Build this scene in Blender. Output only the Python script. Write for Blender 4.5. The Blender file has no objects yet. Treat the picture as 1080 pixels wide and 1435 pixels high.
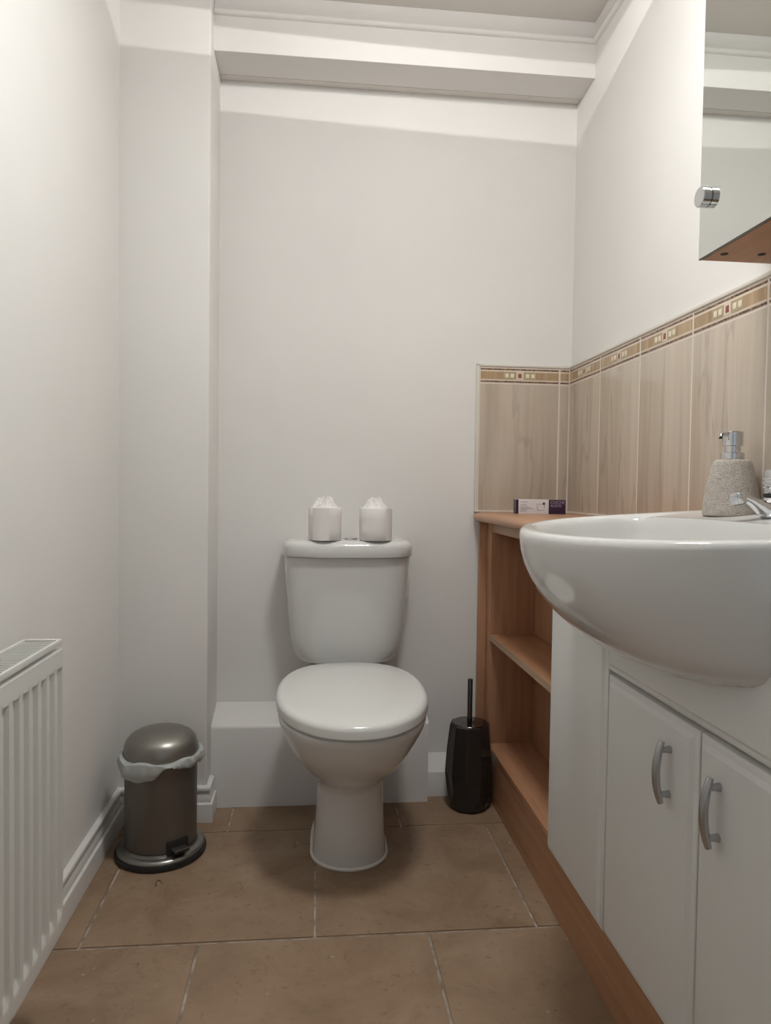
import bpy, bmesh, math, random
from mathutils import Matrix, Vector
random.seed(7)
S = bpy.context.scene
COL = S.collection
PI = math.pi

# ------------------------------------------------------------------ camera
F_PX, YAW, PITCH, ROLL = 996.47, math.radians(5.692), math.radians(1.858), math.radians(-0.8227)
cd = bpy.data.cameras.new('camera')
cd.sensor_fit = 'VERTICAL'; cd.sensor_height = 24.0; cd.lens = F_PX * 24.0 / 1435.0
cd.clip_start = 0.02; cd.clip_end = 50
cam = bpy.data.objects.new('camera', cd); COL.objects.link(cam)
fwd = Vector((math.sin(YAW) * math.cos(PITCH), math.cos(YAW) * math.cos(PITCH), -math.sin(PITCH)))
rgt = Vector((math.cos(YAW), -math.sin(YAW), 0)); dwn = fwd.cross(rgt)
r2 = math.cos(ROLL) * rgt + math.sin(ROLL) * dwn
d2 = -math.sin(ROLL) * rgt + math.cos(ROLL) * dwn
cam.matrix_world = Matrix(((r2.x, -d2.x, -fwd.x, 0), (r2.y, -d2.y, -fwd.y, 0), (r2.z, -d2.z, -fwd.z, 0.9), (0, 0, 0, 1)))
S.camera = cam
# ------------------------------------------------------------------ world, exposure
w = bpy.data.worlds.new('world'); S.world = w; w.use_nodes = True
w.node_tree.nodes['Background'].inputs[0].default_value = (0.78, 0.88, 1.0, 1)
w.node_tree.nodes['Background'].inputs[1].default_value = 0.5
S.view_settings.view_transform = 'Standard'; S.view_settings.look = 'None'
S.view_settings.gamma = 1.0; S.view_settings.use_curve_mapping = False
S.view_settings.exposure = 0.0
GLOBE_EMIT = 1.5      # opal globe behind the camera
SHADE_EMIT = 88.0     # opal dish of the ceiling light
BULB_WATT = 11.5       # clear bulb in the slot above that dish
GLOBE_AT = (0.25, -0.62, 2.06)
BULB_AT = (0.25, 1.10, 2.19)

# ------------------------------------------------------------------ helpers
LOC = {}
def V(*a): return Vector(a)
def mk(name, verts, faces, mat, parent=None, smooth=False, sharp=None):
    off = LOC.get(parent.name, Vector((0, 0, 0))) if parent else Vector((0, 0, 0))
    me = bpy.data.meshes.new(name)
    me.from_pydata([tuple(Vector(v) - off) for v in verts], [], faces)
    return link(name, me, mat, parent, smooth, sharp)
def link(name, me, mat, parent=None, smooth=False, sharp=None):
    me.update()
    for m in (mat if isinstance(mat, (list, tuple)) else [mat]):
        me.materials.append(m)
    if smooth:
        me.polygons.foreach_set('use_smooth', [True] * len(me.polygons))
        if sharp: me.set_sharp_from_angle(angle=math.radians(sharp))
    o = bpy.data.objects.new(name, me); COL.objects.link(o)
    if parent:
        o.parent = parent; LOC[o.name] = LOC.get(parent.name, Vector((0, 0, 0)))
    return o
def bmk(name, bm, mat, parent=None, smooth=False, sharp=35):
    bmesh.ops.recalc_face_normals(bm, faces=bm.faces)
    off = LOC.get(parent.name, Vector((0, 0, 0))) if parent else Vector((0, 0, 0))
    bmesh.ops.translate(bm, vec=-off, verts=bm.verts)
    me = bpy.data.meshes.new(name); bm.to_mesh(me); bm.free()
    return link(name, me, mat, parent, smooth, sharp)
def box(bm, x0, x1, y0, y1, z0, z1, bev=0, seg=2, M=None):
    vs = [bm.verts.new((x, y, z)) for x in (x0, x1) for y in (y0, y1) for z in (z0, z1)]
    q = [(0, 1, 3, 2), (4, 6, 7, 5), (0, 4, 5, 1), (2, 3, 7, 6), (0, 2, 6, 4), (1, 5, 7, 3)]
    fs = [bm.faces.new([vs[i] for i in f]) for f in q]
    allv = vs
    if bev:
        es = list({e for f in fs for e in f.edges})
        r = bmesh.ops.bevel(bm, geom=es, offset=bev, segments=seg, affect='EDGES', profile=0.6)
        allv = list({v for v in r['verts']} | {v for v in vs if v.is_valid})
    if M is not None: bmesh.ops.transform(bm, matrix=M, verts=allv)
    return bm
def boxo(name, dims, mat, parent=None, bev=0.0, seg=2, M=None):
    bm = bmesh.new(); box(bm, *dims, bev=bev, seg=seg, M=M)
    return bmk(name, bm, mat, parent, smooth=bev > 0, sharp=40)
def loft(rings, cap0=True, cap1=True, closed=True):
    n = len(rings[0]); vs = [v for r in rings for v in r]; fs = []
    for i in range(len(rings) - 1):
        for j in range(n if closed else n - 1):
            k = (j + 1) % n
            fs.append((i * n + j, i * n + k, (i + 1) * n + k, (i + 1) * n + j))
    if cap0: fs.append(tuple(reversed(range(n))))
    if cap1: fs.append(tuple(range((len(rings) - 1) * n, len(rings) * n)))
    return vs, fs
def lofto(name, rings, mat, parent=None, cap0=True, cap1=True, sharp=35, smooth=True):
    vs, fs = loft(rings, cap0, cap1)
    bm = bmesh.new(); bv = [bm.verts.new(v) for v in vs]
    for f in fs: bm.faces.new([bv[i] for i in f])
    return bmk(name, bm, mat, parent, smooth, sharp)
def circ(c, r, n=32, axis='z', ph=0.0):
    out = []
    for i in range(n):
        a = 2 * PI * i / n + ph; u, v = r * math.cos(a), r * math.sin(a)
        out.append(V(c[0] + u, c[1] + v, c[2]) if axis == 'z' else (V(c[0], c[1] + u, c[2] + v) if axis == 'x' else V(c[0] + u, c[1], c[2] + v)))
    return out
def latheo(name, c, prof, mat, parent=None, n=40, cap0=True, cap1=True, sharp=35, smooth=True):
    return lofto(name, [circ((c[0], c[1], c[2] + z), max(r, 1e-4), n) for r, z in prof], mat, parent, cap0, cap1, sharp, smooth)
def sup(a, p):
    return math.copysign(abs(a) ** p, a)
def egg(xc, ym, w, yf, yb, z, pf=2.0, pb=2.0, n=64, zf=None):
    """outline with its own front (low y) and back half: superellipses of exponent pf, pb"""
    out = []
    for i in range(n):
        t = 2 * PI * i / n; c, s = math.cos(t), math.sin(t)
        p = pf if s < 0 else pb
        x = xc + w * sup(c, 2 / p)
        y = ym + ((ym - yf) if s < 0 else (yb - ym)) * sup(s, 2 / p)
        out.append(V(x, y, z if zf is None else zf(x, y, z)))
    return out
def tube(path, rads, n=12, sx=1.0, up=V(0, 0, 1)):
    rings = []
    for i, p in enumerate(path):
        a = path[max(i - 1, 0)]; b = path[min(i + 1, len(path) - 1)]
        d = (Vector(b) - Vector(a)).normalized(); s = d.cross(up)
        s = s.normalized() if s.length > 1e-4 else V(1, 0, 0)
        u = s.cross(d).normalized(); r = rads[i] if isinstance(rads, (list, tuple)) else rads
        rings.append([Vector(p) + s * (r * sx * math.cos(2 * PI * k / n)) + u * (r * math.sin(2 * PI * k / n)) for k in range(n)])
    return rings
def thing(name, label, cat, loc, group=None):
    o = bpy.data.objects.new(name, None); COL.objects.link(o); o.location = loc
    o.empty_display_size = 0.05; LOC[o.name] = Vector(loc); tag(o, label, cat, group); return o
def tag(o, label, cat, group=None):
    o['label'] = label; o['category'] = cat
    if group: o['group'] = group
    return o
def struct(o, label=None, cat=None):
    o['kind'] = 'structure'
    if label: o['label'] = label
    if cat: o['category'] = cat
    return o

# ------------------------------------------------------------------ materials
def nm(name):
    m = bpy.data.materials.new(name); m.use_nodes = True
    nt = m.node_tree; return m, nt, nt.nodes['Principled BSDF']
def nd(nt, typ, **kw):
    n = nt.nodes.new(typ)
    for k, v in kw.items():
        if k in n.inputs: n.inputs[k].default_value = v
        else: setattr(n, k, v)
    return n
def plain(name, col, rough=0.5, metal=0.0, spec=0.5, coat=0.0, **kw):
    m, nt, b = nm(name)
    b.inputs['Base Color'].default_value = (*col, 1); b.inputs['Roughness'].default_value = rough
    b.inputs['Metallic'].default_value = metal; b.inputs['Specular IOR Level'].default_value = spec
    if coat: b.inputs['Coat Weight'].default_value = coat; b.inputs['Coat Roughness'].default_value = 0.04
    for k, v in kw.items(): b.inputs[k.replace('_', ' ')].default_value = v
    return m
def coords(nt, scale=(1, 1, 1), kind='Object', rnd=0.0):
    tc = nd(nt, 'ShaderNodeTexCoord'); mp = nd(nt, 'ShaderNodeMapping'); mp.inputs['Scale'].default_value = scale
    nt.links.new(tc.outputs[kind], mp.inputs['Vector'])
    if rnd:
        oi = nd(nt, 'ShaderNodeObjectInfo'); mm = nd(nt, 'ShaderNodeMath', operation='MULTIPLY'); mm.inputs[1].default_value = rnd
        nt.links.new(oi.outputs['Random'], mm.inputs[0]); nt.links.new(mm.outputs[0], mp.inputs['Location'])
    return mp.outputs['Vector']
def noise(nt, vec, scale, detail=4, rough=0.55, dist=0.0):
    n = nd(nt, 'ShaderNodeTexNoise'); n.inputs['Scale'].default_value = scale; n.inputs['Detail'].default_value = detail
    n.inputs['Roughness'].default_value = rough; n.inputs['Distortion'].default_value = dist
    nt.links.new(vec, n.inputs['Vector']); return n.outputs['Fac']
def ramp(nt, fac, stops):
    r = nd(nt, 'ShaderNodeValToRGB'); e = r.color_ramp.elements
    while len(e) < len(stops): e.new(0.5)
    for i, (p, c) in enumerate(stops):
        e[i].position = p; e[i].color = (*c, 1) if len(c) == 3 else c
    nt.links.new(fac, r.inputs['Fac']); return r.outputs['Color']
def mixc(nt, a, b, fac, blend='MIX'):
    m = nd(nt, 'ShaderNodeMix', data_type='RGBA', blend_type=blend)
    for s, v in ((m.inputs[6], a), (m.inputs[7], b)):
        if hasattr(v, 'links') or hasattr(v, 'is_output'): nt.links.new(v, s)
        else: s.default_value = (*v, 1)
    if hasattr(fac, 'is_output'): nt.links.new(fac, m.inputs[0])
    else: m.inputs[0].default_value = fac
    return m.outputs[2]
def bump(nt, b, h, strength=0.2, dist=0.002):
    n = nd(nt, 'ShaderNodeBump'); n.inputs['Strength'].default_value = strength; n.inputs['Distance'].default_value = dist
    nt.links.new(h, n.inputs['Height']); nt.links.new(n.outputs['Normal'], b.inputs['Normal'])

def paint(name, col, rough=0.6):
    m, nt, b = nm(name); v = coords(nt)
    n1 = noise(nt, v, 2.5, 3)
    c = ramp(nt, n1, [(0.3, tuple(x * 0.975 for x in col)), (0.7, tuple(min(1, x * 1.015) for x in col))])
    nt.links.new(c, b.inputs['Base Color']); b.inputs['Roughness'].default_value = rough
    b.inputs['Specular IOR Level'].default_value = 0.3
    bump(nt, b, noise(nt, v, 120, 3), 0.12, 0.001); return m
M_WALL = paint('wall_paint', (0.80, 0.778, 0.748))
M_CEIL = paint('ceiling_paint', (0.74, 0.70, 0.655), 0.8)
M_GLOSSW = plain('white_gloss_paint', (0.72, 0.70, 0.675), 0.3)

def floor_stone():
    m, nt, b = nm('floor_stone'); v = coords(nt, rnd=9.0)
    a = noise(nt, v, 7, 6, 0.62, 0.6); f = noise(nt, v, 60, 5, 0.7)
    c = ramp(nt, a, [(0.28, (0.215, 0.135, 0.080)), (0.5, (0.285, 0.190, 0.120)), (0.72, (0.345, 0.245, 0.165))])
    c = mixc(nt, c, (0.16, 0.10, 0.06), ramp(nt, f, [(0.30, (0.75,) * 3), (0.42, (0, 0, 0))]))
    vo = nd(nt, 'ShaderNodeTexVoronoi'); vo.inputs['Scale'].default_value = 34; nt.links.new(v, vo.inputs['Vector'])
    gate = noise(nt, v, 13, 2)
    g = nd(nt, 'ShaderNodeMath', operation='MULTIPLY')
    nt.links.new(ramp(nt, vo.outputs['Distance'], [(0.05, (1,) * 3), (0.16, (0,) * 3)]), g.inputs[0])
    nt.links.new(ramp(nt, gate, [(0.56, (0,) * 3), (0.66, (1,) * 3)]), g.inputs[1])
    c = mixc(nt, c, (0.46, 0.38, 0.30), g.outputs[0])
    oi = nd(nt, 'ShaderNodeObjectInfo')
    c = mixc(nt, c, (0.33, 0.23, 0.15), ramp(nt, oi.outputs['Random'], [(0, (0,) * 3), (1, (0.28,) * 3)]))
    nt.links.new(c, b.inputs['Base Color'])
    nt.links.new(ramp(nt, f, [(0.3, (0.6,) * 3), (0.7, (0.42,) * 3)]), b.inputs['Roughness'])
    b.inputs['Specular IOR Level'].default_value = 0.4
    bump(nt, b, f, 0.25, 0.001); return m
M_STONE = floor_stone()
def grout():
    m, nt, b = nm('grout'); v = coords(nt); n = noise(nt, v, 30, 4)
    nt.links.new(ramp(nt, n, [(0.35, (0.20, 0.16, 0.125)), (0.65, (0.48, 0.42, 0.36))]), b.inputs['Base Color'])
    b.inputs['Roughness'].default_value = 0.9; return m
M_GROUT = grout()
M_TGROUT = plain('tile_grout', (0.74, 0.655, 0.585), 0.7)
M_TRIM = plain('cream_tile_trim', (0.70, 0.66, 0.58), 0.35)

def splash(name, c0, c1, c2, along):
    m, nt, b = nm(name)
    sc = (26, 26, 1.6) if along == 'z' else (26, 26, 26)
    v = coords(nt, sc, rnd=31.0); v2 = coords(nt, (9, 9, 1.0), rnd=17.0)
    a = noise(nt, v, 1.0, 6, 0.6, 0.7); q = noise(nt, v2, 1.0, 4, 0.5, 0.4)
    c = ramp(nt, a, [(0.3, c0), (0.5, c1), (0.7, c2)])
    c = mixc(nt, c, tuple(x * 0.72 for x in c0), ramp(nt, q, [(0.485, (0,) * 3), (0.5, (0.42,) * 3), (0.515, (0,) * 3)]))
    nt.links.new(c, b.inputs['Base Color']); b.inputs['Roughness'].default_value = 0.13
    b.inputs['Specular IOR Level'].default_value = 0.5; return m
M_SPL = splash('beige_veined_tile', (0.46, 0.378, 0.300), (0.525, 0.445, 0.360), (0.575, 0.495, 0.410), 'z')
M_BAND = splash('border_band', (0.33, 0.215, 0.115), (0.44, 0.305, 0.18), (0.54, 0.40, 0.25), 'z')
M_CREAM = plain('border_cream', (0.70, 0.595, 0.485), 0.2)
def bead_mat():
    m, nt, b = nm('border_dark_bead'); v = coords(nt, (1, 1, 1)); n = noise(nt, v, 160, 2)
    nt.links.new(ramp(nt, n, [(0.4, (0.10, 0.055, 0.035)), (0.6, (0.30, 0.19, 0.13))]), b.inputs['Base Color'])
    b.inputs['Roughness'].default_value = 0.25; return m
M_BEAD = bead_mat()
M_SQ = plain('inlay_cream', (0.80, 0.72, 0.55), 0.25)
M_RED = plain('inlay_rust', (0.27, 0.08, 0.04), 0.3)
M_SQB = plain('inlay_ground', (0.42, 0.33, 0.20), 0.3)

def wood(name, c0, c1, c2, sc, rough=0.42):
    m, nt, b = nm(name); v = coords(nt, sc, rnd=5.0)
    a = noise(nt, v, 1.0, 5, 0.6, 0.4)
    nt.links.new(ramp(nt, a, [(0.3, c0), (0.5, c1), (0.72, c2)]), b.inputs['Base Color'])
    b.inputs['Roughness'].default_value = rough; b.inputs['Specular IOR Level'].default_value = 0.4; return m
WA, WB, WC = (0.375, 0.185, 0.100), (0.435, 0.225, 0.125), (0.49, 0.265, 0.155)
M_WOODV = wood('beech_vertical', WA, WB, WC, (60, 60, 3))
M_WOODY = wood('beech_lengthwise', WA, WB, WC, (60, 3, 60))
M_WOODT = wood('beech_worktop', (0.40, 0.215, 0.12), (0.455, 0.25, 0.145), (0.50, 0.285, 0.17), (60, 3, 60), 0.35)
M_WOODE = wood('beech_edge', (0.36, 0.23, 0.14), (0.44, 0.29, 0.18), (0.50, 0.35, 0.22), (60, 3, 60))
def shelf_mat():
    m, nt, b = nm('beech_shelf_ring'); v = coords(nt, (60, 3, 60)); a = noise(nt, v, 1.0, 5, 0.6, 0.4)
    c = ramp(nt, a, [(0.3, WA), (0.5, WB), (0.72, WC)])
    tc = nd(nt, 'ShaderNodeTexCoord'); d = nd(nt, 'ShaderNodeVectorMath', operation='DISTANCE')
    d.inputs[1].default_value = (0.595 - 0.53, 1.985 - 1.8, 0.152)
    nt.links.new(tc.outputs['Object'], d.inputs[0])
    k = ramp(nt, d.outputs['Value'], [(0.0345, (0,) * 3), (0.0365, (0.35,) * 3), (0.0375, (0.35,) * 3), (0.0395, (0,) * 3)])
    nt.links.new(mixc(nt, c, (0.6, 0.45, 0.33), k), b.inputs['Base Color']); b.inputs['Roughness'].default_value = 0.4
    return m
M_SHELFR = shelf_mat()
M_CAB = plain('white_cabinet_foil', (0.755, 0.755, 0.735), 0.38)
M_CABB = plain('white_carcass', (0.62, 0.60, 0.56), 0.5)
M_CER = plain('white_ceramic', (0.69, 0.685, 0.665), 0.09, coat=0.3)
M_SEAT = plain('white_seat_plastic', (0.72, 0.715, 0.685), 0.16)
M_SEAL = plain('white_sealant', (0.72, 0.70, 0.67), 0.5)
M_RAD = plain('radiator_enamel', (0.70, 0.69, 0.655), 0.3)
M_DARK = plain('dark_gap', (0.03, 0.028, 0.026), 0.8)
M_CHROME = plain('chrome', (0.72, 0.73, 0.75), 0.07, 1.0)
M_SATIN = plain('satin_steel', (0.50, 0.50, 0.51), 0.27, 1.0)
M_MIRROR = plain('mirror_glass', (0.83, 0.86, 0.84), 0.0, 1.0)
M_MEDGE = plain('mirror_edge', (0.06, 0.075, 0.06), 0.25)
M_PAPER = paint('tissue_paper', (0.80, 0.765, 0.745), 0.95)
M_TISSUE = plain('thin_tissue', (0.83, 0.80, 0.78), 0.95, spec=0.2)
M_CARD = plain('roll_core_card', (0.45, 0.36, 0.27), 0.9)
M_BLACK = plain('black_rubber', (0.012, 0.012, 0.012), 0.5)
M_GUN = plain('gunmetal_body', (0.165, 0.145, 0.128), 0.42, 0.5)
M_BINL = plain('brushed_bin_lid', (0.30, 0.285, 0.26), 0.36, 0.9)
M_BINB = plain('bin_base_metal', (0.30, 0.29, 0.27), 0.28, 0.9)
M_LINER = plain('bin_liner_plastic', (0.66, 0.68, 0.655), 0.4, Transmission_Weight=0.35, IOR=1.2)
def brush_mat():
    m, nt, b = nm('smoked_bubble_acrylic'); v = coords(nt)
    vo = nd(nt, 'ShaderNodeTexVoronoi'); vo.inputs['Scale'].default_value = 110; nt.links.new(v, vo.inputs['Vector'])
    g = noise(nt, v, 40, 2)
    mm = nd(nt, 'ShaderNodeMath', operation='MULTIPLY')
    nt.links.new(ramp(nt, vo.outputs['Distance'], [(0.10, (1,) * 3), (0.20, (0,) * 3)]), mm.inputs[0])
    nt.links.new(ramp(nt, g, [(0.60, (0,) * 3), (0.66, (0.5,) * 3)]), mm.inputs[1])
    nt.links.new(mixc(nt, (0.030, 0.025, 0.023), (0.30, 0.28, 0.27), mm.outputs[0]), b.inputs['Base Color'])
    b.inputs['Roughness'].default_value = 0.13; b.inputs['Transmission Weight'].default_value = 0.12; return m
M_SMOKE = brush_mat()
M_DKMETAL = plain('black_nickel', (0.16, 0.155, 0.15), 0.16, 1.0)
def weave_mat():
    m, nt, b = nm('woven_stoneware'); v = coords(nt)
    n1 = noise(nt, v, 420, 2); n2 = noise(nt, v, 90, 2)
    vo = nd(nt, 'ShaderNodeTexVoronoi'); vo.inputs['Scale'].default_value = 560; nt.links.new(v, vo.inputs['Vector'])
    c = ramp(nt, vo.outputs['Distance'], [(0.15, (0.60, 0.545, 0.485)), (0.55, (0.46, 0.41, 0.355)), (0.85, (0.30, 0.26, 0.225))])
    c = mixc(nt, c, (0.60, 0.55, 0.49), ramp(nt, n2, [(0.35, (0,) * 3), (0.7, (0.5,) * 3)]))
    nt.links.new(c, b.inputs['Base Color']); b.inputs['Roughness'].default_value = 0.75
    bump(nt, b, vo.outputs['Distance'], 0.8, 0.002); return m
M_WEAVE = weave_mat()
M_BOXW = plain('carton_white', (0.70, 0.66, 0.66), 0.5)
M_BOXP = plain('carton_purple', (0.030, 0.008, 0.030), 0.4)
M_INKG = plain('ink_grey', (0.32, 0.29, 0.33), 0.6)
M_INKD = plain('ink_dark', (0.04, 0.03, 0.045), 0.6)
M_INKL = plain('ink_lilac', (0.42, 0.32, 0.42), 0.5)
M_HAIR = plain('dark_hair', (0.03, 0.02, 0.015), 0.6)

# ------------------------------------------------------------------ room shell
XL, XR, YB, YN, ZC = -0.513, 0.776, 2.12, -1.2, 2.222
PX, PY = -0.282, 1.93          # pier: right edge, front
T = 0.12
def wallo(name, dims, mat=M_WALL):
    return struct(boxo(name, dims, mat))
wl = wallo('wall_left', (XL - T, XL, YN - T, YB + T, -0.05, ZC + 0.1))
wr = wallo('wall_right', (XR, XR + T, YN - T, YB + T, -0.05, ZC + 0.1))
wb = wallo('wall_back', (XL, XR, YB, YB + T, -0.05, ZC + 0.1))
wp = struct(boxo('wall_pier', (XL - 0.02, PX, PY, YB + 0.02, -0.02, ZC + 0.02), M_WALL, bev=0.006, seg=3))
ceil = wallo('ceiling', (XL, XR, YN, YB, ZC, ZC + 0.1), M_CEIL)
bm = bmesh.new()
DX0, DX1, DZ = -0.34, 0.42, 2.0
box(bm, XL, DX0, YN - T, YN, 0, ZC); box(bm, DX1, XR, YN - T, YN, 0, ZC); box(bm, DX0, DX1, YN - T, YN, DZ, ZC)
wn = struct(bmk('wall_near', bm, M_WALL))
bm = bmesh.new()
for a, b_ in ((DX0 - 0.06, DX0), (DX1, DX1 + 0.06)): box(bm, a, b_, YN, YN + 0.018, 0, DZ + 0.06)
box(bm, DX0, DX1, YN, YN + 0.018, DZ, DZ + 0.06)
struct(bmk('trim_6', bm, M_GLOSSW))

# floor: grout bed plus every stone tile
fl = struct(boxo('floor', (XL, XR, YN, YB, -0.05, -0.0025), M_GROUT))
P = 0.457; G = 0.0022
row_edges = [1.857 + P, 1.857] + [1.402 - P * k for k in range(0, 7)]
for r in range(len(row_edges) - 1):
    y1, y0 = row_edges[r], row_edges[r + 1]
    offs = 0.2395 if r % 2 == 0 else 0.010
    for k in range(-3, 4):
        x0, x1 = offs + k * P, offs + (k + 1) * P
        a0, a1, b0, b1 = max(x0 + G, XL), min(x1 - G, 0.56), max(y0 + G, YN), min(y1 - G, YB)
        if a1 - a0 < 0.012 or b1 - b0 < 0.012: continue
        bm = bmesh.new(); zt = random.uniform(-0.0006, 0.0)
        box(bm, a0, a1, b0, b1, -0.010, zt)
        es = [e for e in bm.edges if all(v.co.z > -0.005 for v in e.verts)]
        bmesh.ops.bevel(bm, geom=es, offset=0.0018, segments=2, affect='EDGES')
        bmk('floor_tile', bm, M_STONE, fl, smooth=True, sharp=50)

# beam across the back of the ceiling, cornice band and bead
BY, BZ = 1.985, 2.070
struct(boxo('trim_1', (PX - 0.01, XR + 0.01, BY, YB + 0.01, BZ, ZC + 0.01), M_WALL, bev=0.003, seg=2))
struct(boxo('beam_shade_strip', (PX + 0.002, XR - 0.001, YB - 0.026, YB - 0.001, BZ - 0.0018, BZ + 0.001), M_CEIL))  # thin strip added to draw the slight shade line under the beam
def cornice(name, path_axis):
    bm = bmesh.new()
    prof = [(0, 2.163), (0.006, 2.1635), (0.0105, 2.167), (0.012, 2.172), (0.010, 2.177), (0.005, 2.180), (0.005, ZC - 0.0005), (0, ZC - 0.0005)]
    ends = (PX + 0.001, XR - 0.0005) if path_axis == 'x' else (YN + 0.02, BY + 0.011)
    rings = []
    for e in ends:
        rings.append([V(e, BY - o, z) if path_axis == 'x' else V(XR - o, e, z) for o, z in prof])
    return struct(lofto(name, rings, M_WALL, sharp=60))
cornice('trim_3', 'x'); cornice('trim_4', 'y')

# pipe boxing behind the pan, and the lower box right of it
bm = bmesh.new()
prof = [(2.0, 0.0), (2.0, 0.222), (2.002, 0.229), (2.008, 0.233), (2.112, 0.262), (2.119, 0.264), (2.119, 0.0)]
struct(lofto('trim_5', [[V(x, y, z) for y, z in prof] for x in (PX + 0.0005, 0.333)], M_GLOSSW, sharp=50))
prof = [(2.034, 0.0), (2.034, 0.070), (2.037, 0.075), (2.112, 0.098), (2.119, 0.099), (2.119, 0.0)]
struct(lofto('trim_7', [[V(x, y, z) for y, z in prof] for x in (0.3335, 0.5165)], M_GLOSSW, sharp=50))

# skirting boards with a moulded profile
SK = [(0, 0), (0.018, 0), (0.018, 0.046), (0.0175, 0.0490), (0.0145, 0.0515), (0.0125, 0.0525), (0.0125, 0.061), (0.0105, 0.068), (0.0085, 0.074), (0.0085, 0.081), (0.0125, 0.0835), (0.0135, 0.0875), (0.0115, 0.092), (0.006, 0.0945), (0, 0.095)]
def skirt(name, pts, nrm):
    rings = [[V(p[0] + n[0] * o, p[1] + n[1] * o, z) for o, z in SK] for p, n in zip(pts, nrm)]
    return struct(lofto(name, rings, M_GLOSSW, sharp=40))
skirt('baseboard_left', [(XL, YN), (XL, PY)], [(1, 0), (1, -1)])
skirt('baseboard_pier', [(XL, PY), (PX, PY), (PX, 1.998)], [(1, -1), (1, -1), (1, 0)])

# ------------------------------------------------------------------ splashback tiles (children of the walls)
ZT0, ZT1, ZB0, ZB1 = 0.8355, 1.2215, 1.2245, 1.2695
def tile_run(wall, horiz, spans):
    """spans: list of (u0,u1,full). horiz 'x' on the back wall, 'y' on the right wall"""
    def D(u0, u1, d0, d1, z0, z1):
        return (u0, u1, YB - d1, YB - d0, z0, z1) if horiz == 'x' else (XR - d1, XR - d0, u0, u1, z0, z1)
    us = [s[0] for s in spans] + [s[1] for s in spans]
    boxo('grout_bed', D(min(us) - 0.003, max(us) + 0.003, 0, 0.0081, ZT0, ZB1 + 0.003), M_TGROUT, wall)
    for u0, u1, full in spans:
        boxo('wall_tile', D(u0, u1, 0.004, 0.0085, ZT0 + 0.002, ZT1), M_SPL, wall, bev=0.0006)
        bt = boxo('border_tile', D(u0, u1, 0.004, 0.0085, ZB0, ZB1), M_CREAM, wall, bev=0.0005)
        zc = (ZB0 + ZB1) / 2
        boxo('band', D(u0 + 0.001, u1 - 0.001, 0.008, 0.0087, zc - 0.0112, zc + 0.0112), M_BAND, bt)
        for zz in (ZB0 + 0.0042, ZB1 - 0.0042):
            boxo('bead', D(u0 + 0.0005, u1 - 0.0005, 0.007, 0.0090, zz - 0.0023, zz + 0.0023), M_BEAD, bt, bev=0.0005)
        if full:
            c = (u0 + u1) / 2
            bm = bmesh.new()
            box(bm, *D(c - 0.0115, c + 0.0115, 0.0082, 0.0090, zc - 0.0112, zc + 0.0112)); bmk('inlay_ground', bm, M_CREAM, bt)
            bm = bmesh.new()
            for s in (-1, 1):
                box(bm, *D(c + s * 0.0315 - 0.0185, c + s * 0.0315 + 0.0185, 0.0082, 0.0089, zc - 0.0112, zc + 0.0112))
            bmk('inlay_backing', bm, M_SQB, bt)
            for du in (-0.040, -0.0235, 0.0235, 0.040):
                boxo('inlay_square', D(c + du - 0.0055, c + du + 0.0055, 0.0085, 0.0094, zc - 0.006, zc + 0.006), M_SQ, bt, bev=0.0003)
            boxo('rust_square', D(c - 0.0052, c + 0.0052, 0.0085, 0.0095, zc - 0.0065, zc + 0.0065), M_RED, bt, bev=0.0003)
g = 0.0024
tile_run(wb, 'x', [(0.4915, 0.736 - g, True), (0.736 + g, 0.7655, False)])
js = [2.1095, 1.876, 1.638, 1.400, 1.157, 0.915, 0.673]
tile_run(wr, 'y', [(js[i + 1] + g, js[i] - g, True) for i in range(6)])
bm = bmesh.new()
box(bm, 0.4795, 0.4885, YB - 0.0115, YB, ZT0, ZB1 + 0.011, bev=0.003)
bmk('tile_trim', bm, M_TRIM, wb, True)
boxo('tile_trim', (0.4795, 0.766, YB - 0.0115, YB, ZB1 + 0.003, ZB1 + 0.011), M_TRIM, wb, bev=0.003)
boxo('tile_trim', (XR - 0.0115, XR, 0.673, YB - 0.0112, ZB1 + 0.003, ZB1 + 0.011), M_TRIM, wr, bev=0.003)
boxo('sealant_line', (0.482, 0.766, YB - 0.013, YB - 0.0086, 0.8352, 0.8395), M_TGROUT, wb)
boxo('sealant_line', (XR - 0.013, XR - 0.0086, 1.31, YB - 0.0132, 0.8352, 0.8395), M_TGROUT, wr)

# ------------------------------------------------------------------ toilet
TX = 0.0945
t = thing('toilet', 'white close-coupled toilet with closed lid standing against the back wall', 'toilet', (TX, 1.75, 0))
lv = [  # z, half width, front y, back y
    (0.000, 0.0905, 1.646, 1.985), (0.012, 0.0905, 1.645, 1.985), (0.06, 0.0860, 1.645, 1.985), (0.12, 0.0830, 1.644, 1.985),
    (0.175, 0.0815, 1.640, 1.985), (0.195, 0.0830, 1.632, 1.985), (0.207, 0.0900, 1.617, 1.985), (0.220, 0.1020, 1.594, 1.985),
    (0.240, 0.1180, 1.565, 1.985), (0.265, 0.1350, 1.535, 1.985), (0.295, 0.1510, 1.509, 1.985), (0.325, 0.1640, 1.488, 1.985),
    (0.350, 0.1725, 1.473, 1.985), (0.362, 0.1755, 1.467, 1.985), (0.368, 0.1750, 1.4665, 1.985), (0.371, 0.1710, 1.471, 1.98)]
def lidz(x, y, z): return z + 0.042 * (y - 1.46) - 0.002
rings = []
for z, w_, yf, yb in lv:
    k = min(1, max(0, (z - 0.2) / 0.15)); ym = 1.735 - 0.045 * k
    rings.append(egg(TX, ym, w_, yf, yb, z, 2.0 + 0.15 * k, 3.2, zf=(lambda x, y, zz, kk=k: zz + kk * 0.022 * (y - 1.46))))
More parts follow.
